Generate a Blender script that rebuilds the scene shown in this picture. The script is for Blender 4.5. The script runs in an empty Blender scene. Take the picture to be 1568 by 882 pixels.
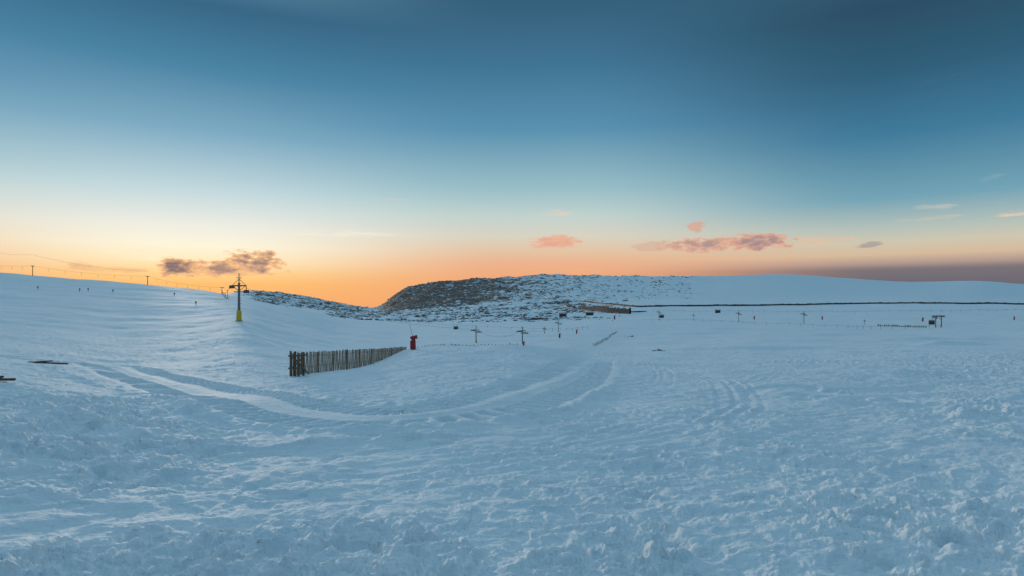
import bpy, bmesh, math, random
import numpy as np
from mathutils import Vector, Matrix
random.seed(7); rng=np.random.RandomState(5)
F=934.0; CX=784.0; EY=460.0
scene=bpy.context.scene
# ------------------------------------------------------------ helpers
def s2l(c):
    out=[]
    for v in c:
        v/=255.0
        out.append(v/12.92 if v<=0.04045 else ((v+0.055)/1.055)**2.4)
    return tuple(out)+(1.0,)
perm=rng.permutation(4096); ga=rng.rand(4096)*2*np.pi; GX=np.cos(ga); GY=np.sin(ga)
def perlin(x,y,seed=0):
    x=x+seed*17.13; y=y+seed*9.71
    xi=np.floor(x).astype(np.int64); yi=np.floor(y).astype(np.int64)
    xf=x-xi; yf=y-yi
    u=xf*xf*xf*(xf*(xf*6-15)+10); v=yf*yf*yf*(yf*(yf*6-15)+10)
    def g(ix,iy,dx,dy):
        h=perm[(perm[ix&4095]+iy)&4095]
        return GX[h]*dx+GY[h]*dy
    a=g(xi,yi,xf,yf); b=g(xi+1,yi,xf-1,yf); c=g(xi,yi+1,xf,yf-1); d=g(xi+1,yi+1,xf-1,yf-1)
    return 1.5*((a*(1-u)+b*u)*(1-v)+(c*(1-u)+d*u)*v)
def fbm(x,y,o=4,seed=0,gain=.5):
    s=0;a=1;t=0
    for i in range(o):
        s=s+a*perlin(x*2**i,y*2**i,seed+i*3); t+=a; a*=gain
    return s/t
def billow(x,y,o=3,seed=0,gain=.5):
    s=0;a=1;t=0
    for i in range(o):
        s=s+a*np.abs(perlin(x*2**i,y*2**i,seed+i*3)); t+=a; a*=gain
    return s/t
def sst(a,b,x):
    t=np.clip((x-a)/(b-a),0,1); return t*t*(3-2*t)
def pchip(xs,Y,xq):
    xs=np.array(xs,float); Y=np.array(Y,float)
    h=np.diff(xs)[:,None]; dl=np.diff(Y,axis=0)/h
    m=np.zeros_like(Y); m[0]=dl[0]; m[-1]=dl[-1]
    a,b=dl[:-1],dl[1:]
    w1=2*h[1:]+h[:-1]; w2=h[1:]+2*h[:-1]
    ok=(a*b)>0
    m[1:-1]=np.where(ok,(w1+w2)/(w1/np.where(ok,a,1)+w2/np.where(ok,b,1)),0)
    i=np.clip(np.searchsorted(xs,xq)-1,0,len(xs)-2)
    H=h[i]; t=((xq-xs[i])[:,None])/H; t=np.clip(t,0,1)
    return (2*t**3-3*t**2+1)*Y[i]+(t**3-2*t**2+t)*H*m[i]+(-2*t**3+3*t**2)*Y[i+1]+(t**3-t**2)*H*m[i+1]
# ------------------------------------------------------------ terrain table: image y per pixel column at assumed distances
DR=[5,8,13,20,32,50,80,120,180,260,400,600,900,1400,2000,3000,5000,9000]
T={
-100:[880,740,632,578,540,512,482,459,437,423,412,418,434,445,452,465,475,480],
0:[880,742,640,587,549,521,491,467,446,431,418,424,440,450,455,465,475,480],
100:[880,748,652,600,562,533,501,476,454,438,426,432,445,452,457,465,475,480],
200:[882,752,663,612,575,543,510,485,462,446,434,440,450,455,460,465,475,480],
300:[882,754,667,616,579,544,508,484,464,451,444,450,458,460,462,466,475,480],
366:[882,754,668,615,578,539,499,480,465,457,456,464,466,456,446,464,475,480],
420:[882,753,667,613,578,546,514,494,476,467,467,472,469,459,448,464,475,480],
470:[882,752,666,613,578,552,525,506,488,478,475,477,473,464,454,468,476,481],
520:[882,751,665,613,577,554,533,516,502,491,486,484,480,474,465,474,478,482],
575:[882,751,664,612,575,549,535,522,508,497,489,485,482,478,473,477,480,482],
620:[882,751,663,611,571,537,535,525,512,500,492,486,479,459,441,462,476,481],
660:[882,751,662,610,568,532,533,523,511,501,492,485,476,452,434,455,475,480],
700:[882,751,662,610,566,530,532,522,511,501,491,484,473,448,431,452,474,480],
784:[882,752,661,608,563,529,530,521,510,500,490,481,467,443,426,448,472,480],
850:[882,752,661,608,567,541,531,520,510,499,489,478,463,439,422,446,470,480],
900:[882,752,661,609,572,552,535,522,510,498,488,475,461,438,423,446,470,480],
960:[882,752,661,609,573,553,537,524,511,498,487,473,459,440,424,446,470,480],
1050:[882,752,661,609,574,553,537,524,511,498,485,471,458,438,424,446,470,480],
1200:[882,752,661,608,573,553,537,523,510,497,483,470,458,434,421,444,470,480],
1300:[882,752,661,608,573,552,536,522,509,496,482,469,458,438,427,446,470,475],
1400:[881,751,660,608,572,551,535,521,508,495,481,467,457,440,432.5,448,468,462],
1500:[880,750,659,607,572,550,534,520,507,494,480,467,458,437,431,448,462,440],
1568:[880,749,658,606,571,550,533,520,506,494,480,467,459,442,436,448,460,431],
1700:[880,748,656,605,570,549,532,519,505,493,480,467,460,445,440,448,460,428]}
cols=sorted(T); az_c=np.arctan((np.array(cols)-CX)/F)
D=np.array(DR,float)
Z=np.array([[-(p-EY)/F*d for p,d in zip(T[c],DR)] for c in cols])
Z=np.concatenate([np.full((len(cols),1),-2.12),np.full((len(cols),1),-2.17),Z],1)
LD=np.log(np.concatenate([[0.4,2.0],D]))
azf=np.linspace(az_c[0],az_c[-1],1600)
ldf=np.linspace(LD[0],LD[-1],1800)
Zf=pchip(az_c,Z,azf)
Zf=pchip(LD,Zf.T,ldf).T
def blur(A,n,ax):
    k=np.hanning(2*n+3)[1:-1]; k/=k.sum(); P=np.pad(A,[(n,n) if i==ax else (0,0) for i in (0,1)],mode='edge')
    out=np.zeros_like(A)
    for i,w in enumerate(k):
        sl=[slice(None)]*2; sl[ax]=slice(i,i+A.shape[ax]); out+=w*P[tuple(sl)]
    return out
Zf=blur(blur(Zf,22,0),18,1)
def bil(A,a,l):
    fa=np.clip((a-azf[0])/(azf[1]-azf[0]),0,len(azf)-1.001); fl=np.clip((l-ldf[0])/(ldf[1]-ldf[0]),0,len(ldf)-1.001)
    i=fa.astype(int); j=fl.astype(int); u=fa-i; v=fl-j
    return A[i,j]*(1-u)*(1-v)+A[i+1,j]*u*(1-v)+A[i,j+1]*(1-u)*v+A[i+1,j+1]*u*v
AM=azf[-1]; AL=azf[0]
def base(x,y):
    x=np.asarray(x,float); y=np.asarray(y,float)
    r=np.maximum(np.hypot(x,y),1e-6); az=np.arctan2(x,y)
    azc=np.clip(az,AL,AM); l=np.log(np.maximum(r*np.cos(azc),.4))
    z=bil(Zf,azc,l)
    zm=.5*(bil(Zf,np.full_like(azc,AL),l)+bil(Zf,np.full_like(azc,AM),l))
    w=sst(math.radians(50),math.pi,np.abs(az))
    return z*(1-w)+zm*w
def pixel_to_ground(px,py,dmin=3,dmax=2500):
    """ground point where the camera ray through an image pixel meets the terrain"""
    d=np.exp(np.linspace(math.log(dmin),math.log(dmax),6000))
    x=(px-CX)/F*d; z=base(x,d); p=EY-z/d*F
    k=np.where(p<=py)[0]
    i=k[0] if len(k) else int(np.argmin(p))
    return x[i],d[i]
def pxc(x,y): return CX+F*x/np.maximum(y,1e-3)
# ---- track polylines (world)
def line_from(pts):
    w=[pixel_to_ground(*p) for p in pts]; w=np.array(w)
    t=np.arange(len(w)); q=np.linspace(0,len(w)-1,len(w)*12)
    return pchip(t,w,q)
cats=[line_from([(40,548),(150,558),(250,585),(350,606),(450,628),(600,641),(720,630),(820,600),(880,572),(905,552)]),
      line_from([(1130,552),(1290,556),(1450,561),(1620,566)]),
      line_from([(1220,600),(1330,606),(1450,596),(1580,583)])]
skis=[line_from(p) for p in (
 [(1000,560),(1080,575),(1125,600),(1130,625),(1095,645)],[(1020,560),(1105,578),(1150,602),(1155,625),(1125,648)],
 [(960,600),(1000,590),(1010,570),(990,556)],
 [(1260,548),(1230,560),(1200,572),(1140,590)],
 [(870,600),(950,630),(1080,660),(1300,680)],[(900,590),(990,622),(1120,650),(1350,668)],
 [(1180,640),(1300,630),(1420,640),(1568,670)],[(560,700),(760,690),(900,660),(1000,640)],
 [(540,720),(760,705),(930,672),(1060,655)],[(1568,745),(1400,720),(1200,700),(1000,690)])]
ledges=[(line_from(p),a) for p,a in (
 ([(60,630),(120,650),(180,668),(260,684),(350,692),(440,687),(540,678),(640,672)],.19),
 ([(90,568),(160,590),(230,612),(290,632),(330,645)],.12),
 ([(0,590),(60,605),(110,625),(150,650)],.12),
 ([(80,762),(150,778),(230,782),(330,772)],.08),
 ([(640,830),(700,800),(800,770),(900,755)],.06),
 ([(0,690),(100,700),(230,720),(330,735)],.06))]
mounds=[(pixel_to_ground(px,py),wx,wy,h) for px,py,wx,wy,h in (
 (1400,522,7,2.5,.6),(1450,526,5,2,.65),(1495,520,6,2.5,.55),(1345,520,5,2,.3),(1250,514,9,3,.5),(1480,637,.55,.4,.25),(1462,630,.35,.3,.18),
 (1205,648,.9,.5,.08),(1330,565,2.5,1,.22),(1390,572,2,1,.15),(1100,505,12,3,.6),(1060,510,8,3,.4),(1170,535,8,2,.3),(930,515,4,3,.5),(1540,600,2,.8,.15))]
def poly_dist(x,y,P):
    dmin=np.full(x.shape,1e9); s=np.zeros(x.shape); acc=0
    for a,b in zip(P[:-1],P[1:]):
        v=b-a; L=math.hypot(*v)
        if L<1e-6: continue
        t=np.clip(((x-a[0])*v[0]+(y-a[1])*v[1])/L**2,0,1)
        dx=x-a[0]-t*v[0]; dy=y-a[1]-t*v[1]; dd=np.hypot(dx,dy)
        sg=np.where(dx*v[1]-dy*v[0]>0,1,-1)
        m=dd<np.abs(dmin); dmin=np.where(m,dd*sg,dmin); s=np.where(m,acc+t*L,s); acc+=L
    return dmin,s
def rockden(x,y):
    r=np.hypot(x,y); p=pxc(x,y); f=y>10
    a=sst(360,390,p)*(1-sst(560,585,p))*sst(800,1100,r)*.76
    b=sst(560,600,p)*(1-sst(690,860,p)*.28)*(1-sst(860,1020,p)*.4)*(1-sst(1020,1120,p))*sst(820,1050,r)*.94
    c=sst(470,530,p)*(1-sst(880,1000,p))*sst(320,430,r)*.64
    d=sst(1050,1150,p)*sst(900,1500,r)*.10
    return np.maximum.reduce([a,b,c,d])*f
def detail(x,y):
    r=np.hypot(x,y); p=np.where(y>0.3,pxc(x,y),np.where(x<0,-300,1900))
    near=1-sst(60,140,r)
    z=np.zeros_like(x)
    # groomed snow-cat track first, so loose snow can be pressed flat in it
    k=(r<110)&(r>4)&(y>0)
    xk=x[k]; yk=y[k]; zk=np.zeros_like(xk); rk=r[k]; flat=np.zeros_like(xk)
    brk=.8+.5*fbm(xk*.6,yk*.6,2,71)
    bermf=1-.8*sst(18,34,rk)
    for i,P in enumerate(cats):
        dd,s=poly_dist(xk,yk,P); ad=np.abs(dd)
        amp=1.0 if i==0 else .55
        flat=np.maximum(flat,(1-sst(2.0,2.6,ad))*amp)
        belt=sst(.66,.52,np.abs(ad-1.2))
        zk+=amp*belt*(-.10+.17*np.clip(np.sin(2*np.pi*s/.55+ad*2.5),-.3,1)*brk)
        zk+=amp*np.exp(-((ad-2.2)/.28)**2)*(.10+.12*fbm(xk*2,yk*2,2,75))*bermf
        zk+=amp*np.exp(-(ad/.3)**2)*.05
    fade=.6+.8*fbm(xk*.25,yk*.25,2,77)
    for i,P in enumerate(skis):
        dd,s=poly_dist(xk,yk,P)
        for off in (-.22,.12,.6):
            zk+=(-.032*np.exp(-((dd-off)/.09)**2)+.012*np.exp(-((dd-off-.18)/.09)**2))*np.clip(fade,0,1)
    for P,a_ in ledges:
        dd,s=poly_dist(xk,yk,P); dd=dd+.25*fbm(xk*.8,yk*.8,3,79)
        h1=np.exp(-np.abs(dd)/np.where(dd>0,.22,.9))
        zk+=a_*h1*(.7+.6*fbm(s*.7,s*0,2,81))
    z[k]+=zk
    keep=np.ones_like(x); keep[k]=1-.8*flat
    z+=fbm(x*.13,y*.13,3,3)*.24*sst(3,9,r)*(1-sst(80,300,r))
    z+=fbm(x*.03,y*.03,3,8)*.8*sst(40,120,r)*(1-sst(800,1500,r))
    xr=x*.85+y*.5; yr=-x*.5+y*.85
    z+=fbm(xr*.5,yr*1.3,5,12,.55)*.08*near*keep
    for (mx_,my_),wx_,wy_,h_ in mounds:
        z+=h_*np.exp(-((x-mx_)/wx_)**2-((y-my_)/wy_)**2)
    # churned clods
    lo=fbm(x*.35,y*.35,3,21)
    m=.19+.0*x
    m=m+sst(760,1000,p)*(1-sst(7.0,11.0,r))*.68
    m=m+(1-sst(620,800,p))*(1-sst(6.0,7.6,r))*.78
    m=m+(1-sst(180,420,p))*sst(8.5,10.5,r)*(1-sst(19,26,r))*.8
    m=m+sst(1350,1480,p)*sst(12,18,r)*(1-sst(60,90,r))*.35
    m=m+(1-sst(1000,1200,p))*sst(500,650,p)*(1-sst(13,18,r))*.1
    m=np.clip(m*(.65+2.1*lo+.35),0.05,1.1)*near*keep
    wx=x+fbm(x*1.5,y*1.5,2,31)*.25; wy=y+fbm(x*1.5,y*1.5,2,37)*.25
    b=billow(wx*1.9,wy*1.9,5,41,.58)
    z+=(b-.22)*.37*m
    ch=sst(.2,.65,perlin(wx*3.8,wy*3.8,55))
    z+=ch*.038*m
    ft=sst(.3,.5,perlin(wx*2.2,wy*2.2,155))
    z-=ft*.10*np.clip(m+.1*keep,0,1)
    rd=rockden(x,y)
    q=billow(x*.012,y*.008,4,91,.55)
    z+=(q-.2)*20*rd*sst(600,1400,r)+ (billow(x*.05,y*.04,3,95)-.2)*6*rd*(sst(350,600,r))
    return z
def ground(x,y):
    x=np.atleast_1d(np.asarray(x,float)); y=np.atleast_1d(np.asarray(y,float))
    return base(x,y)+detail(x,y)
def gz(x,y): return float(ground(x,y)[0])
# ------------------------------------------------------------ materials
def newmat(name):
    m=bpy.data.materials.new(name); m.use_nodes=True
    nt=m.node_tree; b=nt.nodes['Principled BSDF']; return m,nt,b
def N(nt,t,**k):
    n=nt.nodes.new(t)
    for a,v in k.items(): setattr(n,a,v)
    return n
def simple(name,col,rough=.6,metal=0,var=.25,scale=6,bump=.0):
    m,nt,b=newmat(name)
    tc=N(nt,'ShaderNodeTexCoord'); nz=N(nt,'ShaderNodeTexNoise'); nz.inputs['Scale'].default_value=scale; nz.inputs['Detail'].default_value=5
    nt.links.new(tc.outputs['Object'],nz.inputs['Vector'])
    cr=N(nt,'ShaderNodeValToRGB')
    cr.color_ramp.elements[0].position=.3; cr.color_ramp.elements[1].position=.7
    cr.color_ramp.elements[0].color=tuple(c*(1-var) for c in col)+(1,); cr.color_ramp.elements[1].color=tuple(min(1,c*(1+var)) for c in col)+(1,)
    nt.links.new(nz.outputs['Fac'],cr.inputs['Fac']); nt.links.new(cr.outputs['Color'],b.inputs['Base Color'])
    b.inputs['Roughness'].default_value=rough; b.inputs['Metallic'].default_value=metal
    if bump:
        bp=N(nt,'ShaderNodeBump'); bp.inputs['Strength'].default_value=bump; bp.inputs['Distance'].default_value=.03
        nt.links.new(nz.outputs['Fac'],bp.inputs['Height']); nt.links.new(bp.outputs['Normal'],b.inputs['Normal'])
    return m
M_wood=simple('weathered_wood',(.36,.26,.18),.85,0,.4,9,.4)
M_post=simple('post_wood',(.20,.12,.07),.85,0,.4,7,.4)
M_old=simple('dark_wet_wood',(.09,.06,.045),.85,0,.4,7,.4)
M_steel=simple('galvanised_steel',(.20,.21,.22),.5,.5,.2)
M_dark=simple('dark_steel',(.05,.05,.055),.5,.3,.2)
M_yel=simple('yellow_padding',(.75,.50,.02),.6,0,.15)
M_red=simple('red_padding',(.38,.02,.03),.6,0,.2)
M_stone=simple('stone_wall',(.09,.068,.055),.9,0,.5,.8,.3)
M_asph=simple('wet_asphalt',(.05,.045,.045),.6,0,.3,.3)
M_roof=simple('hut_roof',(.30,.30,.31),.7,0,.3)
def snow_nodes(nt,b):
    L=nt.links.new
    geo=N(nt,'ShaderNodeNewGeometry'); 
    n1=N(nt,'ShaderNodeTexNoise'); n1.inputs['Scale'].default_value=.35; n1.inputs['Detail'].default_value=4
    L(geo.outputs['Position'],n1.inputs['Vector'])
    sn=N(nt,'ShaderNodeValToRGB'); sn.color_ramp.elements[0].position=.3; sn.color_ramp.elements[1].position=.7
    sn.color_ramp.elements[0].color=(.80,.84,.87,1); sn.color_ramp.elements[1].color=(.89,.91,.92,1)
    L(n1.outputs['Fac'],sn.inputs['Fac'])
    n2=N(nt,'ShaderNodeTexNoise'); n2.inputs['Scale'].default_value=.075; n2.inputs['Detail'].default_value=7; n2.inputs['Roughness'].default_value=.74
    mp=N(nt,'ShaderNodeMapping'); mp.inputs['Scale'].default_value=(.75,.42,2.0); L(geo.outputs['Position'],mp.inputs['Vector']); L(mp.outputs[0],n2.inputs['Vector'])
    at=N(nt,'ShaderNodeAttribute'); at.attribute_name='rock'
    sx=N(nt,'ShaderNodeSeparateXYZ'); L(geo.outputs['Normal'],sx.inputs[0])
    stp=N(nt,'ShaderNodeMath',operation='MULTIPLY_ADD'); L(sx.outputs['Z'],stp.inputs[0]); stp.inputs[1].default_value=-.6; stp.inputs[2].default_value=.585
    ad=N(nt,'ShaderNodeMath',operation='ADD'); L(n2.outputs['Fac'],ad.inputs[0]); 
    ml=N(nt,'ShaderNodeMath',operation='MULTIPLY_ADD'); L(at.outputs['Fac'],ml.inputs[0]); ml.inputs[1].default_value=.475; L(stp.outputs[0],ml.inputs[2]); L(ml.outputs[0],ad.inputs[1])
    mr=N(nt,'ShaderNodeMapRange'); mr.inputs['From Min'].default_value=.84; mr.inputs['From Max'].default_value=.89; L(ad.outputs[0],mr.inputs['Value'])
    ga_=N(nt,'ShaderNodeMath',operation='GREATER_THAN'); L(at.outputs['Fac'],ga_.inputs[0]); ga_.inputs[1].default_value=.02
    mm=N(nt,'ShaderNodeMath',operation='MULTIPLY'); L(mr.outputs[0],mm.inputs[0]); L(ga_.outputs[0],mm.inputs[1])
    rc=N(nt,'ShaderNodeValToRGB'); rc.color_ramp.elements[0].position=.3; rc.color_ramp.elements[1].position=.7
    rc.color_ramp.elements[0].color=(.085,.055,.044,1); rc.color_ramp.elements[1].color=(.23,.155,.12,1); L(n1.outputs['Fac'],rc.inputs['Fac'])
    mx=N(nt,'ShaderNodeMix',data_type='RGBA'); L(mm.outputs[0],mx.inputs[0]); L(sn.outputs[0],mx.inputs[6]); L(rc.outputs[0],mx.inputs[7])
    L(mx.outputs[2],b.inputs['Base Color'])
    b.inputs['Roughness'].default_value=.75
    b.inputs['Specular IOR Level'].default_value=.25
    f1=N(nt,'ShaderNodeTexNoise'); f1.inputs['Scale'].default_value=9; f1.inputs['Detail'].default_value=4; f1.inputs['Roughness'].default_value=.6; L(geo.outputs['Position'],f1.inputs['Vector'])
    bp=N(nt,'ShaderNodeBump'); bp.inputs['Strength'].default_value=.7; bp.inputs['Distance'].default_value=.05; L(f1.outputs['Fac'],bp.inputs['Height'])
    f2=N(nt,'ShaderNodeTexNoise'); f2.inputs['Scale'].default_value=1.5; f2.inputs['Detail'].default_value=6; f2.inputs['Roughness'].default_value=.68
    mp2=N(nt,'ShaderNodeMapping'); mp2.inputs['Rotation'].default_value=(0,0,.5); mp2.inputs['Scale'].default_value=(.5,1.3,1); L(geo.outputs['Position'],mp2.inputs['Vector']); L(mp2.outputs[0],f2.inputs['Vector'])
    bp2=N(nt,'ShaderNodeBump'); bp2.inputs['Strength'].default_value=.75; bp2.inputs['Distance'].default_value=.14; L(f2.outputs['Fac'],bp2.inputs['Height']); L(bp.outputs[0],bp2.inputs['Normal'])
    L(bp2.outputs[0],b.inputs['Normal'])
M_snow,nt,b=newmat('snow'); snow_nodes(nt,b)
M_rock,nt,b=newmat('granite_with_snow')
geo=N(nt,'ShaderNodeNewGeometry'); sx=N(nt,'ShaderNodeSeparateXYZ'); nt.links.new(geo.outputs['Normal'],sx.inputs[0])
nn=N(nt,'ShaderNodeTexNoise'); nn.inputs['Scale'].default_value=.5; nn.inputs['Detail'].default_value=6; nt.links.new(geo.outputs['Position'],nn.inputs['Vector'])
aa=N(nt,'ShaderNodeMath',operation='MULTIPLY_ADD'); nt.links.new(nn.outputs['Fac'],aa.inputs[0]); aa.inputs[1].default_value=.8; nt.links.new(sx.outputs['Z'],aa.inputs[2])
mr=N(nt,'ShaderNodeMapRange'); mr.inputs['From Min'].default_value=1.17; mr.inputs['From Max'].default_value=1.27; nt.links.new(aa.outputs[0],mr.inputs['Value'])
rc=N(nt,'ShaderNodeValToRGB'); rc.color_ramp.elements[0].position=.3; rc.color_ramp.elements[1].position=.7
rc.color_ramp.elements[0].color=(.06,.04,.033,1); rc.color_ramp.elements[1].color=(.19,.13,.10,1); nt.links.new(nn.outputs['Fac'],rc.inputs['Fac'])
mx=N(nt,'ShaderNodeMix',data_type='RGBA'); nt.links.new(mr.outputs[0],mx.inputs[0]); nt.links.new(rc.outputs[0],mx.inputs[6]); mx.inputs[7].default_value=(.8,.84,.88,1)
nt.links.new(mx.outputs[2],b.inputs['Base Color']); b.inputs['Roughness'].default_value=.85
# ------------------------------------------------------------ ground mesh
A0=math.radians(44)
az=np.concatenate([np.linspace(-math.pi,-A0,80)[:-1],np.linspace(-A0,A0,1250),np.linspace(A0,math.pi,80)[1:-1]])
rr=[.5]
while rr[-1]<9500:
    r=rr[-1]
    rr.append(r*(1.04 if r<4 else 1.0048 if r<40 else 1.009 if r<2500 else 1.04))
rr=np.array(rr)
R,A=np.meshgrid(rr,az,indexing='ij')
X=(R*np.sin(A)).ravel(); Y=(R*np.cos(A)).ravel()
ZZ=np.empty_like(X)
ch=200000
for i in range(0,len(X),ch): ZZ[i:i+ch]=ground(X[i:i+ch],Y[i:i+ch])
nr,na=len(rr),len(az)
co=np.stack([X,Y,ZZ],1)
co=np.vstack([co,[[0,0,-2.12]]])
i=np.arange(nr-1)[:,None]; j=np.arange(na)[None,:]; j2=(j+1)%na
quads=np.stack([i*na+j,i*na+j2,(i+1)*na+j2,(i+1)*na+j],-1)
quads=quads[...,::-1].reshape(-1,4)
c=len(co)-1; jj=np.arange(na)
tris=np.stack([np.full(na,c),(jj+1)%na,jj],1)
me=bpy.data.meshes.new('snow_ground')
me.vertices.add(len(co)); me.vertices.foreach_set('co',co.ravel())
nl=quads.size+tris.size
me.loops.add(nl); me.loops.foreach_set('vertex_index',np.concatenate([quads.ravel(),tris.ravel()]).astype(np.int32))
npol=len(quads)+len(tris); me.polygons.add(npol)
ls=np.concatenate([np.arange(len(quads))*4,quads.size+np.arange(len(tris))*3]).astype(np.int32)
me.polygons.foreach_set('loop_start',ls)
me.update(calc_edges=True)
me.polygons.foreach_set('use_smooth',np.ones(len(me.polygons),bool))
at=me.attributes.new('rock','FLOAT','POINT')
rd=np.concatenate([rockden(X,Y),[0]]); at.data.foreach_set('value',rd.astype(np.float32))
me.materials.append(M_snow)
g=bpy.data.objects.new('snow_ground',me); scene.collection.objects.link(g)
if me.polygons[0].normal.z<0: me.flip_normals()
# ------------------------------------------------------------ mesh part builders
def cyl(bm,a,b,r1,r2=None,seg=8):
    a=Vector(a); b=Vector(b); r2=r1 if r2 is None else r2
    d=b-a; L=d.length
    if L<1e-6: return
    q=d.to_track_quat('Z','Y').to_matrix().to_4x4()
    bmesh.ops.create_cone(bm,cap_ends=True,segments=seg,radius1=r1,radius2=r2,depth=L,matrix=Matrix.Translation((a+b)/2)@q)
def box(bm,c,s,rot=0,tilt=None):
    m=Matrix.Translation(c)@Matrix.Rotation(rot,4,'Z')
    if tilt is not None: m=m@tilt
    bmesh.ops.create_cube(bm,size=1,matrix=m@Matrix.Diagonal((s[0],s[1],s[2],1)))
def finish(bm,name,mat,parent=None,bev=0,smooth=False):
    me=bpy.data.meshes.new(name); bm.to_mesh(me); bm.free()
    me.materials.append(mat)
    if smooth:
        for p in me.polygons: p.use_smooth=True
    o=bpy.data.objects.new(name,me); scene.collection.objects.link(o)
    if bev:
        md=o.modifiers.new('bevel','BEVEL'); md.width=bev; md.segments=2
    if parent: o.parent=parent
    return o
def empty(name,loc,rot=0):
    e=bpy.data.objects.new(name,None); e.empty_display_size=.5; e.location=loc; e.rotation_euler=(0,0,rot)
    scene.collection.objects.link(e); return e
def place(px,py=None,d=None):
    if d is None: x,y=pixel_to_ground(px,py)
    else: x,y=(px-CX)/F*d,d
    return x,y,gz(x,y)
def pylon(px,py,h,name='ski_lift_pylon',pad=True,rot=.2,d=None,arm=1.25,thick=1.0):
    x,y,z=place(px,py,d); e=empty(name,(x,y,z-.1),rot); k=h/7.2; arm*=k
    thick*=max(k,.62)
    bm=bmesh.new(); cyl(bm,(0,0,0),(0,0,h*.8),.17*thick,.12*thick,12); cyl(bm,(0,0,h*.8),(0,0,h),.06*thick,.04*thick,8)
    box(bm,(0,0,.05),(.7*k,.7*k,.3)); 
    for q in range(int(h/.45)): cyl(bm,(-.27*thick,.1*k,.6+q*.42),(.27*thick,.1*k,.6+q*.42),.018*thick,None,5)
    finish(bm,'mast',M_steel,e)
    bm=bmesh.new(); zt=h*.74
    box(bm,(0,0,zt),(arm*2,.14*thick,.15*thick)); box(bm,(-.1*k,0,zt-.9*k),(arm*1.2,.12*thick,.10*thick))
    cyl(bm,(-arm,0,zt),(0,0,zt+.14*h),.03*thick); cyl(bm,(arm,0,zt),(0,0,zt+.14*h),.03*thick)
    cyl(bm,(-arm*.9,0,zt),(0,0,zt-.12*h),.035*thick); cyl(bm,(arm*.9,0,zt),(0,0,zt-.12*h),.035*thick)
    box(bm,(0,0,zt+.16*h),(arm*.7,.1*thick,.08*thick))
    finish(bm,'crossarm',M_steel,e)
    bm=bmesh.new()
    for sx,dz in ((-arm,-.05*k),(arm,-.75*k)):
        box(bm,(sx,0,zt+dz),(.07*thick,1.9*k,.12*thick),rot=.9)
        cyl(bm,(sx,0,zt),(sx,0,zt+dz-.1*k),.05*thick)
        for t in (-.8*k,-.27*k,.27*k,.8*k):
            cx=sx-math.sin(.9)*t; cy=math.cos(.9)*t
            nrm=Vector((math.cos(.9),math.sin(.9),0))
            p=Vector((cx,cy,zt+dz-.12*k)); cyl(bm,p-nrm*.07*k,p+nrm*.07*k,.24*k,None,14)
    finish(bm,'sheave_wheels',M_dark,e)
    if pad:
        bm=bmesh.new(); hp=h*.22; cyl(bm,(0,0,.1),(0,0,hp),.38*k,.34*k,14); cyl(bm,(0,0,hp),(0,0,hp+.12),.34*k,.18*k,14)
        finish(bm,'safety_padding',M_yel,e,smooth=False)
    return (x,y,z+h*.74)
def simple_pole(px,py,h,name='utility_pole',rot=0,th=1.0,d=None):
    x,y,z=place(px,py,d); e=empty(name,(x,y,z-.1),rot)
    bm=bmesh.new(); cyl(bm,(0,0,0),(0,0,h),.14*th,.10*th,8); finish(bm,'pole',M_dark,e)
    bm=bmesh.new(); box(bm,(0,0,h*.93),(1.3*th,.12*th,.14*th))
    for s in (-.6,0,.6): cyl(bm,(s*th,0,h*.93),(s*th,0,h*1.0),.06*th,.04*th,6)
    cyl(bm,(-.5*th,0,h*.93),(0,0,h*.8),.04*th); cyl(bm,(.5*th,0,h*.93),(0,0,h*.8),.04*th)
    finish(bm,'crossarm',M_dark,e); return (x,y,z+h*.93)
top0=pylon(366,493,7.2,rot=-.15,thick=1.25,arm=1.15)
def dsz(px,py): return pixel_to_ground(px,py)[1]
def hh(px,py,pix): return pix/F*dsz(px,py)
P1=pylon(729,524,hh(729,524,28),rot=.3)
P2=pylon(800,527,hh(800,527,31),rot=.5,pad=False)
P3=pylon(855,508,hh(855,508,20),rot=.5,pad=False)
for (px,py,pix) in ((1131,492,19),(1231,495,21),(1062,490,12),(834,512,12),(1324,497,9),(1009,490,17)):
    pylon(px,py,hh(px,py,pix),arm=.9,pad=False,rot=.4,thick=1.0)
L=[]
for (px,py,pix,d) in ((50,421,16,385),(226,434,14,380),(340,449,12,330),(-60,412,17,390)):
    L.append(simple_pole(px,py,pix/F*d,'lift_line_pole',rot=.3,th=1.6,d=d))
def cable(name,pts,sag,r=.03,hang=0,hl=2.0):
    e=empty(name,pts[0]); o0=Vector(pts[0]); bm=bmesh.new(); bh=bmesh.new(); n=14
    for a,b in zip(pts[:-1],pts[1:]):
        a=Vector(a)-o0; b=Vector(b)-o0; prev=a
        for k in range(1,n+1):
            t=k/n; p=a.lerp(b,t); p.z-=sag*4*t*(1-t)
            cyl(bm,prev,p,r,None,5); prev=p
            if hang and k%max(1,int(n/hang))==0 and k<n:
                cyl(bh,p,p-Vector((0,0,hl)),r*1.2,None,5); box(bh,p-Vector((0,0,hl)),(.7,.1,.1))
    finish(bm,'rope',M_dark,e)
    if hang: finish(bh,'t_bar_hangers',M_dark,e)
    else: bh.free()
t=Vector(top0)
cable('lift_cable',[L[3],L[0],L[1],L[2],tuple(t+Vector((-1.2,0,-.2)))],1.5,.04,7,1.6)
cable('lift_cable',[tuple(t+Vector((1.2,0,-.5))),tuple(P1),tuple(P2),tuple(P3)],1.2,.012)
e0=Vector(L[3])+Vector((0,0,10)); 
cable('power_cable',[tuple(e0),tuple(Vector(L[0])+Vector((0,0,7))),tuple(Vector(L[1])+Vector((0,0,3)))],2.0,.04)
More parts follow.
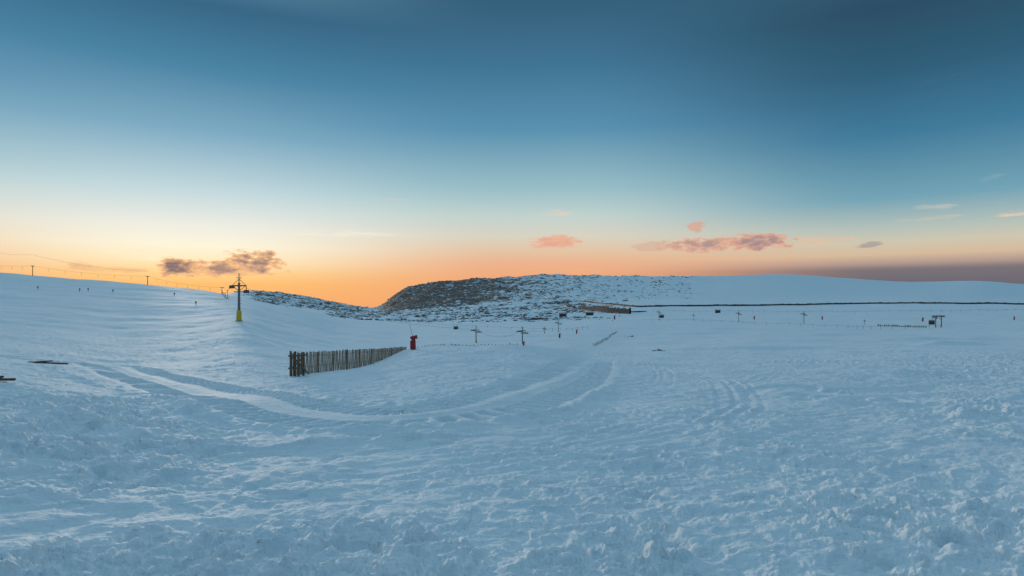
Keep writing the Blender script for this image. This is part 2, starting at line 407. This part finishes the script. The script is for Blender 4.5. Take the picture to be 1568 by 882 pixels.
# ------------------------------------------------------------ wooden snow fence
def slat_fence(p0,p1,name,pitch,tops,w=.07,posts=True,base_extra=.35,top_rel=None,lean=.02):
    x0,y0=p0; x1,y1=p1; e=empty(name,(x0,y0,gz(x0,y0))); oz=e.location.z
    L=math.hypot(x1-x0,y1-y0); n=int(L/pitch); ang=math.atan2(y1-y0,x1-x0)
    xs=np.linspace(x0,x1,n+1); ys=np.linspace(y0,y1,n+1); g_=ground(xs,ys)
    bm=bmesh.new(); bp=bmesh.new(); bw=bmesh.new(); prev=None
    for k in range(n+1):
        t=k/n; top=(tops[0]+(tops[1]-tops[0])*t) if top_rel is None else g_[k]+top_rel*(.6+.8*random.random())
        top+=random.uniform(-.05,.04); bot=g_[k]-base_extra
        top=max(top,g_[k]+.06)
        h=top-bot; tl=Matrix.Rotation(random.gauss(0,lean),4,'Y')@Matrix.Rotation(random.gauss(0,lean),4,'X')
        box(bm,(xs[k]-x0,ys[k]-y0,(top+bot)/2-oz),(w*random.uniform(.8,1.2),.022,h),ang,tl)
        cur=[Vector((xs[k]-x0,ys[k]-y0,max(g_[k],top-.22)-oz)),Vector((xs[k]-x0,ys[k]-y0,max(g_[k]-.1,top-.85)-oz))]
        if prev:
            for a,b in zip(prev,cur): cyl(bw,a,b,.012,None,4)
        prev=cur
        if posts and k%14==7:
            cyl(bp,(xs[k]-x0+.05,ys[k]-y0+.08,bot-oz),(xs[k]-x0+.05,ys[k]-y0+.08,top-oz),.04,.035,7)
    finish(bm,'pickets',M_wood,e); finish(bw,'wires',M_dark,e)
    if posts: finish(bp,'posts',M_post,e)
    else: bp.free()
    return e
n0=(-339/F*33.5,33.5); n1=(-162/F*50,50)
fe=slat_fence(n0,n1,'snow_fence',.13,(-(540-EY)/F*33.5,-(531-EY)/F*50),w=.07)
bm=bmesh.new(); zt=-(539-EY)/F*33.5-fe.location.z
for dx,dy,h_ in ((0,0,.06),(.22,.1,.03),(.42,.05,-.05),(.1,.35,.0),(.62,.25,-.02)):
    box(bm,(dx,dy,(zt+h_-.4)/2),(.10,.08,zt+h_+.4),random.uniform(-.2,.2))
cyl(bm,(.1,0,zt-.25),(.95,.15,.1),.045); cyl(bm,(.0,-.05,.35),(.75,.5,zt-.1),.04)
box(bm,(.3,-.08,zt-.2),(.75,.05,.10),.25); box(bm,(.3,-.08,.45),(.75,.05,.10),.25)
finish(bm,'end_frame',M_post,fe,bev=.008)
slat_fence((-150/F*50.5,50.5),(8/F*52,52),'snow_fence',.3,None,posts=False,top_rel=.09)
a=pixel_to_ground(908,529); b_=pixel_to_ground(945,508); slat_fence(a,b_,'snow_fence',1.1,None,w=.12,top_rel=.5)
a=pixel_to_ground(1345,499); b_=pixel_to_ground(1418,500); slat_fence(a,b_,'snow_fence',.7,None,w=.5,top_rel=.55,posts=False)
def rope_line(name,pts,n,h=1.2,r=.05):
    w=[pixel_to_ground(*p) for p in pts]; w=pchip(np.arange(len(w)),np.array(w),np.linspace(0,len(w)-1,n)); z=ground(w[:,0],w[:,1])
    e=empty(name,(w[0,0],w[0,1],z[0])); bm=bmesh.new(); br=bmesh.new(); pr=None
    for k in range(n):
        p=Vector((w[k,0]-w[0,0],w[k,1]-w[0,1],z[k]-z[0])); cyl(bm,p-Vector((0,0,.3)),p+Vector((0,0,h)),r,None,6)
        if pr is not None:
            mid=(p+pr)/2+Vector((0,0,h*.6)); cyl(br,pr+Vector((0,0,h*.9)),mid,r*.5,None,4); cyl(br,mid,p+Vector((0,0,h*.9)),r*.5,None,4)
        pr=p
    finish(bm,'stakes',M_dark,e); finish(br,'rope',M_dark,e)
rope_line('rope_fence',[(985,492),(1080,493),(1200,499),(1320,504),(1440,502)],30,1.1,.05)
rope_line('rope_fence',[(640,496),(760,503),(850,507),(900,505)],18,1.0,.045)
rope_line('rope_fence',[(1000,477),(1200,479),(1400,478),(1568,476)],36,1.4,.08)
for px,py in ((58,444),(122,447),(135,447),(267,454),(300,468),(173,449)):
    x,y,z=place(px,py); e=empty('piste_marker',(x,y,z)); bm=bmesh.new(); h=5.5/F*y
    cyl(bm,(0,0,-.2),(0,0,h),.09,.07,6); box(bm,(0,0,h*.75),(.45,.12,h*.35)); finish(bm,'stake',M_dark,e)
# ------------------------------------------------------------ red padded snow guns
def snow_gun(px,py,pix,d=None,name='snow_cannon'):
    x,y,z=place(px,py,d); h=pix/F*y; e=empty(name,(x,y,z-.05),random.uniform(-.4,.4)); s=h/1.9
    bm=bmesh.new(); cyl(bm,(0,0,.0),(0,0,h*.72),.36*s,.30*s,14); cyl(bm,(0,0,h*.72),(0,0,h*.8),.30*s,.2*s,14)
    box(bm,(-.28*s,0,h*.35),(.2*s,.5*s,h*.6)); finish(bm,'red_cover',M_red,e,bev=.03*s)
    bm=bmesh.new(); c1=Vector((-.38*s,-.1*s,h*.86)); c2=Vector((.4*s,.1*s,h*.93)); cyl(bm,c1,c2,.2*s,.25*s,16); cyl(bm,c2,c2+(c2-c1)*.12,.28*s,.28*s,16)
    finish(bm,'barrel',M_red,e)
    bm=bmesh.new(); cyl(bm,(0,0,-.2),(0,0,h*.9),.07*s); cyl(bm,(.1*s,0,h*.5),(-.6*s,0,h*1.9),.03*s,.02*s); finish(bm,'mount',M_dark,e)
snow_gun(633,530,21,d=48.5)
for px,py,pix in ((857,517,7),(883,512,6),(1155,489,5),(1259,489,5),(1413,493,6),(1553,490,5),(802,530,7),(941,489,6)):
    snow_gun(px,py,pix)
# ------------------------------------------------------------ lift huts
def hut(px,py,w,h,name='lift_hut'):
    x,y,z=place(px,py); W=w/F*y; H=h/F*y; e=empty(name,(x,y,z-.1),random.uniform(-.5,.5))
    bm=bmesh.new(); box(bm,(0,0,H*.4),(W,W*.8,H*.8)); finish(bm,'walls',M_stone,e)
    bm=bmesh.new(); v=[bm.verts.new(p) for p in ((-W*.6,-W*.5,H*.8),(W*.6,-W*.5,H*.8),(W*.6,W*.5,H*.8),(-W*.6,W*.5,H*.8),(-W*.6,0,H*1.1),(W*.6,0,H*1.1))]
    for f in ((0,1,5,4),(2,3,4,5),(0,4,3),(1,2,5),(3,2,1,0)): bm.faces.new([v[i] for i in f])
    finish(bm,'roof',M_roof,e)
    bm=bmesh.new(); box(bm,(-W*.2,-W*.41,H*.3),(W*.22,.1,H*.55)); box(bm,(W*.22,-W*.41,H*.45),(W*.25,.1,H*.25)); finish(bm,'door_and_window',M_dark,e)
hut(1013,487,6,5); hut(1099,479,7,5); hut(698,506,6,5); hut(862,486,10,7); hut(1427,497,7,7); hut(903,483,11,5)
x,y,z=place(1437,500); e=empty('lift_station',(x,y,z-.1),.3); k=y/F
bm=bmesh.new(); 
for sx in (-6*k,6*k): cyl(bm,(sx,0,0),(sx,0,17*k),.22,.18,8); cyl(bm,(sx,0,11*k),(sx*.3,0,16*k),.1)
finish(bm,'columns',M_steel,e)
bm=bmesh.new(); box(bm,(0,0,17.5*k),(20*k,1.2,.45)); box(bm,(-8*k,0,15.6*k),(3.5*k,1.4,2.4*k)); finish(bm,'beam',M_steel,e)
bm=bmesh.new(); cyl(bm,(8*k,0,15.9*k),(8*k,0,16.4*k),3.2*k,None,20); finish(bm,'bull_wheel',M_dark,e)
# ------------------------------------------------------------ road + stone walls
def ribbon(pts,wid,name,mat,lift=.35,n=220,wall=None,dmin=3):
    w=np.array(pts,float); t=np.arange(len(w)); w=pchip(t,w,np.linspace(0,len(w)-1,n))
    tg=np.gradient(w,axis=0); tg/=np.linalg.norm(tg,axis=1)[:,None]; nm=np.stack([-tg[:,1],tg[:,0]],1)
    a=w+nm*wid/2; b=w-nm*wid/2; zc=np.maximum(ground(a[:,0],a[:,1]),ground(b[:,0],b[:,1])); 
    k=np.ones(9)/9; zc=np.convolve(np.pad(zc,4,mode='edge'),k,'valid')+lift
    bm=bmesh.new(); rows=[]
    for i in range(n):
        prof=[(a[i],zc[i]-lift-1.5),(a[i],zc[i]),(b[i],zc[i]),(b[i],zc[i]-lift-1.5)]
        if wall: prof=[(a[i],zc[i]-2.5),(a[i],zc[i]+wall*(.6+.8*random.random())),(b[i],zc[i]+wall),(b[i],zc[i]-2.5)]
        rows.append([bm.verts.new((p[0],p[1],z_)) for p,z_ in prof])
    for r1,r2 in zip(rows[:-1],rows[1:]):
        for q in range(3): bm.faces.new((r1[q],r1[q+1],r2[q+1],r2[q]))
    bmesh.ops.recalc_face_normals(bm,faces=bm.faces)
    return finish(bm,name,mat)
main=[pixel_to_ground(868,461,300),pixel_to_ground(866,467,300),pixel_to_ground(885,474,300),pixel_to_ground(930,477.5,300),pixel_to_ground(985,478,300)]
ribbon(main,10,'road',M_asph,.6)
up=[pixel_to_ground(985,470,300),pixel_to_ground(1100,468.5,300),pixel_to_ground(1200,467.5,300),pixel_to_ground(1300,465.5,300),pixel_to_ground(1400,464.5,300),pixel_to_ground(1500,465.5,300),pixel_to_ground(1600,466.5,300)]
ribbon([pixel_to_ground(880,461,300),pixel_to_ground(930,466,300)]+up,9,'road',M_asph,.4)
off=lambda P,dy:[(x,y+dy) for x,y in P]
ribbon(off([pixel_to_ground(880,461,300),pixel_to_ground(930,466,300)]+up,-6.5),1.0,'stone_wall',M_stone,.2,wall=1.3)
wl=[pixel_to_ground(890,474,300),pixel_to_ground(925,478.5,300),pixel_to_ground(965,481,300)]
ribbon(wl,1.5,'retaining_wall',M_stone,.2,n=60,wall=3.8)
# ------------------------------------------------------------ boulders
ico=bmesh.new(); bmesh.ops.create_icosphere(ico,subdivisions=2,radius=1); IV=np.array([v.co[:] for v in ico.verts]); IF=[[v.index for v in f.verts] for f in ico.faces]; ico.free(); IF=np.array(IF)
def boulders(name,P,S_,seed,flat=.6):
    r_=np.random.RandomState(seed); V=[];Fc=[]; zz=ground(P[:,0],P[:,1])
    for k in range(len(P)):
        s=S_[k]; a=r_.rand()*6.28; sc=np.array([s*r_.uniform(.8,1.6),s*r_.uniform(.7,1.3),s*flat*r_.uniform(.6,1.2)])
        v=IV*(1+.55*(r_.rand(len(IV),1)-.5)); v=v*sc
        v=np.stack([v[:,0]*math.cos(a)-v[:,1]*math.sin(a),v[:,0]*math.sin(a)+v[:,1]*math.cos(a),v[:,2]],1)+[P[k,0],P[k,1],zz[k]-.1*s]
        Fc.append(IF+len(IV)*k); V.append(v)
    V=np.vstack(V);Fc=np.vstack(Fc); me=bpy.data.meshes.new(name); me.from_pydata(V.tolist(),[],Fc.tolist()); me.materials.append(M_rock)
    o=bpy.data.objects.new(name,me); scene.collection.objects.link(o)
r_=np.random.RandomState(3)
def scatter(n,p0,p1,d0,d1,thr=.0):
    px=r_.uniform(p0,p1,n); d=np.exp(r_.uniform(math.log(d0),math.log(d1),n)); x=(px-CX)/F*d; y=d
    rd=rockden(x,y); nz=fbm(x*.02,y*.012,3,133); k=(r_.rand(n)<rd*1.2)&(nz>-.05+thr); return np.stack([x[k],y[k]],1)
P=scatter(6500,365,1060,900,1900); boulders('rocky_ridge_boulders',P,r_.uniform(1.0,3.2,len(P))*(P[:,1]/1500),1,.6)
P=scatter(3800,500,960,340,900); boulders('boulder_field',P,r_.uniform(.5,2.1,len(P))*(P[:,1]/500),2,.65)
c0=pixel_to_ground(820,490); P=np.array([[c0[0]+dx,c0[1]+dy] for dx,dy in ((0,0),(3.5,1),(-3.5,-1),(6.5,2),(-6,2),(2,4),(-1,5))]); boulders('rock_outcrop',P,np.array([4.2,3.8,3.2,2.4,1.9,4.8,4.6]),4,.8)
c0=pixel_to_ground(1007,537); P=np.array([[c0[0]+dx,c0[1]+dy] for dx,dy in ((0,0),(.45,.1),(-.4,.3),(.8,-.3))]); boulders('rock_outcrop',P,np.array([.4,.3,.22,.15]),5,.8)
c0=pixel_to_ground(962,516); P=np.array([[c0[0]+dx,c0[1]+dy] for dx,dy in ((0,0),(1,.1),(-1,.3))]); boulders('rock_outcrop',P,np.array([.6,.5,.4]),6,.6)
for px,py,L_,ro in ((74,558,1.9,.1),(2,592,.7,.5)):
    x,y,z=place(px,py); e=empty('broken_plank',(x,y,z+.04),ro)
    bm=bmesh.new(); box(bm,(0,0,.04),(L_,.16,.07),0,Matrix.Rotation(.06,4,'Y')); box(bm,(-L_*.25,.12,.10),(L_*.6,.12,.06),.1,Matrix.Rotation(-.05,4,'Y')); finish(bm,'boards',M_old,e,bev=.01)
# ------------------------------------------------------------ sky
w=bpy.data.worlds.new('World'); scene.world=w; w.use_nodes=True; nt=w.node_tree; nt.nodes.clear(); LK=nt.links.new
try:
    w.cycles.sampling_method='MANUAL'; w.cycles.sample_map_resolution=512
except Exception as ex: print(ex)
out=N(nt,'ShaderNodeOutputWorld'); bg=N(nt,'ShaderNodeBackground'); LK(bg.outputs[0],out.inputs[0])
tc=N(nt,'ShaderNodeTexCoord'); sp=N(nt,'ShaderNodeSeparateXYZ'); LK(tc.outputs['Generated'],sp.inputs[0])
def M(op,a,b=None,c=None):
    n=N(nt,'ShaderNodeMath',operation=op)
    for i,v in enumerate((a,b,c)):
        if v is None: continue
        if isinstance(v,(int,float)): n.inputs[i].default_value=v
        else: LK(v,n.inputs[i])
    return n.outputs[0]
AZ=M('ARCTAN2',sp.outputs[0],sp.outputs[1]); EL=M('ARCSINE',sp.outputs[2])
SAZ=math.atan((292-CX)/F)
def ramp(px,stops,hi):
    ca=math.cos(math.atan((px-CX)/F))
    pos=lambda py: math.atan((EY-py)/F*ca)
    lo=-.05; up=1.5708
    f=M('DIVIDE',M('SUBTRACT',EL,lo),up-lo); f=M('POWER',f,.5)
    r=N(nt,'ShaderNodeValToRGB'); LK(f,r.inputs[0]); cr=r.color_ramp
    cr.interpolation='LINEAR'
    st=[(pos(py),s2l(c)) for py,c in stops]+[(math.radians(a),s2l(c)) for a,c in hi]
    st=[(math.sqrt(max(0,(a-lo)/(up-lo))),c) for a,c in st]; st.sort(key=lambda q:q[0])
    while len(cr.elements)>1: cr.elements.remove(cr.elements[-1])
    cr.elements[0].position=st[0][0]; cr.elements[0].color=st[0][1]
    for p,c in st[1:]: el=cr.elements.new(p); el.color=c
    return r.outputs[0]
HA=[(36,(145,190,210)),(50,(230,246,252)),(75,(185,218,234)),(88,(160,202,223))]  # unseen sky above the frame, made-up brightness added to light the snow
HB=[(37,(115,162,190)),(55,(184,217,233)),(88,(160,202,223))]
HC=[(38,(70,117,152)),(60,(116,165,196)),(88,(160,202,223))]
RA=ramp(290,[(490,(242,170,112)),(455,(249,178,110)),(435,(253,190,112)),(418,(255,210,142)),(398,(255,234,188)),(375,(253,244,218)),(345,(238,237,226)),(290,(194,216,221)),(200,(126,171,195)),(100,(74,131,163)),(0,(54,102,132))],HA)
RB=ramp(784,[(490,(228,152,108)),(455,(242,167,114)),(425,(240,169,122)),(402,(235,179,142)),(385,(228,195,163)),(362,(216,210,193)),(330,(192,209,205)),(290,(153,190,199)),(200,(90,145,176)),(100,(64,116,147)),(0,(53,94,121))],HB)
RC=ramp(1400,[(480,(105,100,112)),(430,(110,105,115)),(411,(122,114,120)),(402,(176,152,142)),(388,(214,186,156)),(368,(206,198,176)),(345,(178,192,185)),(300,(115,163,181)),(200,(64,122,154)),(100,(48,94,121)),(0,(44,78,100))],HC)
dist=M('ABSOLUTE',M('SUBTRACT',AZ,SAZ))
def mr(v,a,b,smooth=True):
    n=N(nt,'ShaderNodeMapRange'); n.interpolation_type='SMOOTHSTEP' if smooth else 'LINEAR'; LK(v,n.inputs[0]); n.inputs[1].default_value=a; n.inputs[2].default_value=b; return n.outputs[0]
def mixc(f,a,b):
    n=N(nt,'ShaderNodeMix',data_type='RGBA'); 
    if isinstance(f,float): n.inputs[0].default_value=f
    else: LK(f,n.inputs[0])
    for i,v in ((6,a),(7,b)):
        if isinstance(v,tuple): n.inputs[i].default_value=v
        else: LK(v,n.inputs[i])
    return n.outputs[2]
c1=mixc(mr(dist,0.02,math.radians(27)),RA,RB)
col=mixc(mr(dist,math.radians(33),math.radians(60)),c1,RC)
# clouds
cv=N(nt,'ShaderNodeCombineXYZ'); LK(AZ,cv.inputs[0]); LK(M('MULTIPLY',EL,2.2),cv.inputs[1])
nz=N(nt,'ShaderNodeTexNoise'); nz.inputs['Scale'].default_value=46; nz.inputs['Detail'].default_value=7; nz.inputs['Roughness'].default_value=.62; LK(cv.outputs[0],nz.inputs['Vector'])
cv2=N(nt,'ShaderNodeCombineXYZ'); LK(M('ADD',AZ,M('MULTIPLY',EL,-1.2)),cv2.inputs[0]); LK(M('MULTIPLY',EL,7.0),cv2.inputs[1])
nw=N(nt,'ShaderNodeTexNoise'); nw.inputs['Scale'].default_value=22; nw.inputs['Detail'].default_value=7; nw.inputs['Roughness'].default_value=.68; LK(cv2.outputs[0],nw.inputs['Vector'])
def cloud(col,px,py,rx,ry,core,rim=None,alpha=1.0,wisp=False,soft=.5,k=3.2):
    a=math.atan((px-CX)/F); ca=math.cos(a); e=math.atan((EY-py)/F*ca)
    ra=rx/F*ca*ca*1.12; re=ry/F*ca*1.12
    u=M('DIVIDE',M('SUBTRACT',AZ,a),ra); v=M('DIVIDE',M('SUBTRACT',EL,e),re)
    q=M('ADD',M('MULTIPLY',u,u),M('MULTIPLY',v,v))
    n=nw.outputs['Fac'] if wisp else nz.outputs['Fac']
    dns=M('ADD',M('SUBTRACT',.75 if wisp else 1.0,q),M('MULTIPLY',M('SUBTRACT',n,.48),k))
    al=M('MULTIPLY',mr(dns,0.0,soft*(1.5 if wisp else 1)),alpha)
    if rim is None: cc=s2l(core)
    else: cc=mixc(mr(dns,.2,1.4),s2l(rim),s2l(core))
    return mixc(al,col,cc)
for a_ in [
 (530,358,115,6,(250,240,220),None,.5,True,1.2),(225,393,60,7,(255,243,212),None,.6,True,1.0),
 (120,407,18,7,(232,178,140),(250,205,150),.8),(170,413,65,6,(235,180,130),None,.6,True,1.0),
 (335,416,95,7,(212,157,124),(253,195,135),.85),(276,409,38,14,(130,110,113),(250,192,135),1.0),(387,402,44,18,(150,125,124),(252,194,138),1.0),(336,411,42,11,(165,134,124),(252,192,135),1.0),
 (850,371,38,10,(228,165,138),(235,182,155),.9),(850,326,32,5,(232,208,185),None,.7,True,1.0),(605,306,42,3,(195,205,205),None,.5,True,1.0),(740,318,50,3,(195,205,200),None,.4,True,1.),
 (1075,375,62,10,(172,145,142),(228,175,148),.95),(1160,370,52,13,(160,136,138),(228,172,145),.95),(1066,347,14,7,(218,168,148),None,.85),(1000,377,30,8,(212,172,150),None,.55),
 (1258,367,50,8,(232,190,160),None,.85,True,1.0),(1330,375,22,5,(150,140,145),None,.6,True),(1430,318,50,6,(200,200,188),None,.5,True,1.0),(1425,334,60,4,(200,198,182),None,.5,True,1.),
 (1515,272,24,5,(150,178,182),None,.45,True,1.0),(1560,327,36,6,(240,208,175),None,.7,True,1.0),
 (1450,165,80,60,(75,122,146),None,.3,True,2.0)]:
    px,py,rx,ry,core,rim,al=a_[:7]; wi=a_[7] if len(a_)>7 else False; so=a_[8] if len(a_)>8 else .6
    col=cloud(col,px,py,rx,ry,core,rim,al,wi,so,6.0 if wi else 4.2)
sky=N(nt,'ShaderNodeTexSky'); sky.sky_type='NISHITA'; sky.sun_disc=False; sky.sun_elevation=math.radians(4.5); sky.sun_rotation=SAZ; sky.altitude=1900
sc=N(nt,'ShaderNodeVectorMath',operation='SCALE'); LK(sky.outputs[0],sc.inputs[0]); sc.inputs['Scale'].default_value=.001
ad2=N(nt,'ShaderNodeVectorMath',operation='ADD'); LK(col,ad2.inputs[0]); LK(sc.outputs[0],ad2.inputs[1])
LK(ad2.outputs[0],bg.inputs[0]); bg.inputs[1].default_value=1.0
# sun
sl=bpy.data.lights.new('sun','SUN'); sl.energy=1.0; sl.angle=math.radians(4.0); sl.color=(1,.82,.66)
so=bpy.data.objects.new('sun',sl); scene.collection.objects.link(so)
el_=math.radians(4.5); dv=Vector((math.sin(SAZ)*math.cos(el_),math.cos(SAZ)*math.cos(el_),math.sin(el_)))
so.rotation_euler=dv.to_track_quat('Z','Y').to_euler(); so.location=(0,0,50)
# camera
cam=bpy.data.cameras.new('camera'); co_=bpy.data.objects.new('camera',cam); scene.collection.objects.link(co_)
co_.location=(0,0,0); co_.rotation_euler=(math.radians(90),0,0); cam.sensor_width=36; cam.lens=36*F/1568; cam.shift_y=(EY-441)/1568
cam.clip_start=.1; cam.clip_end=30000; scene.camera=co_
scene.view_settings.view_transform='Standard'; scene.view_settings.look='None'; scene.view_settings.exposure=0
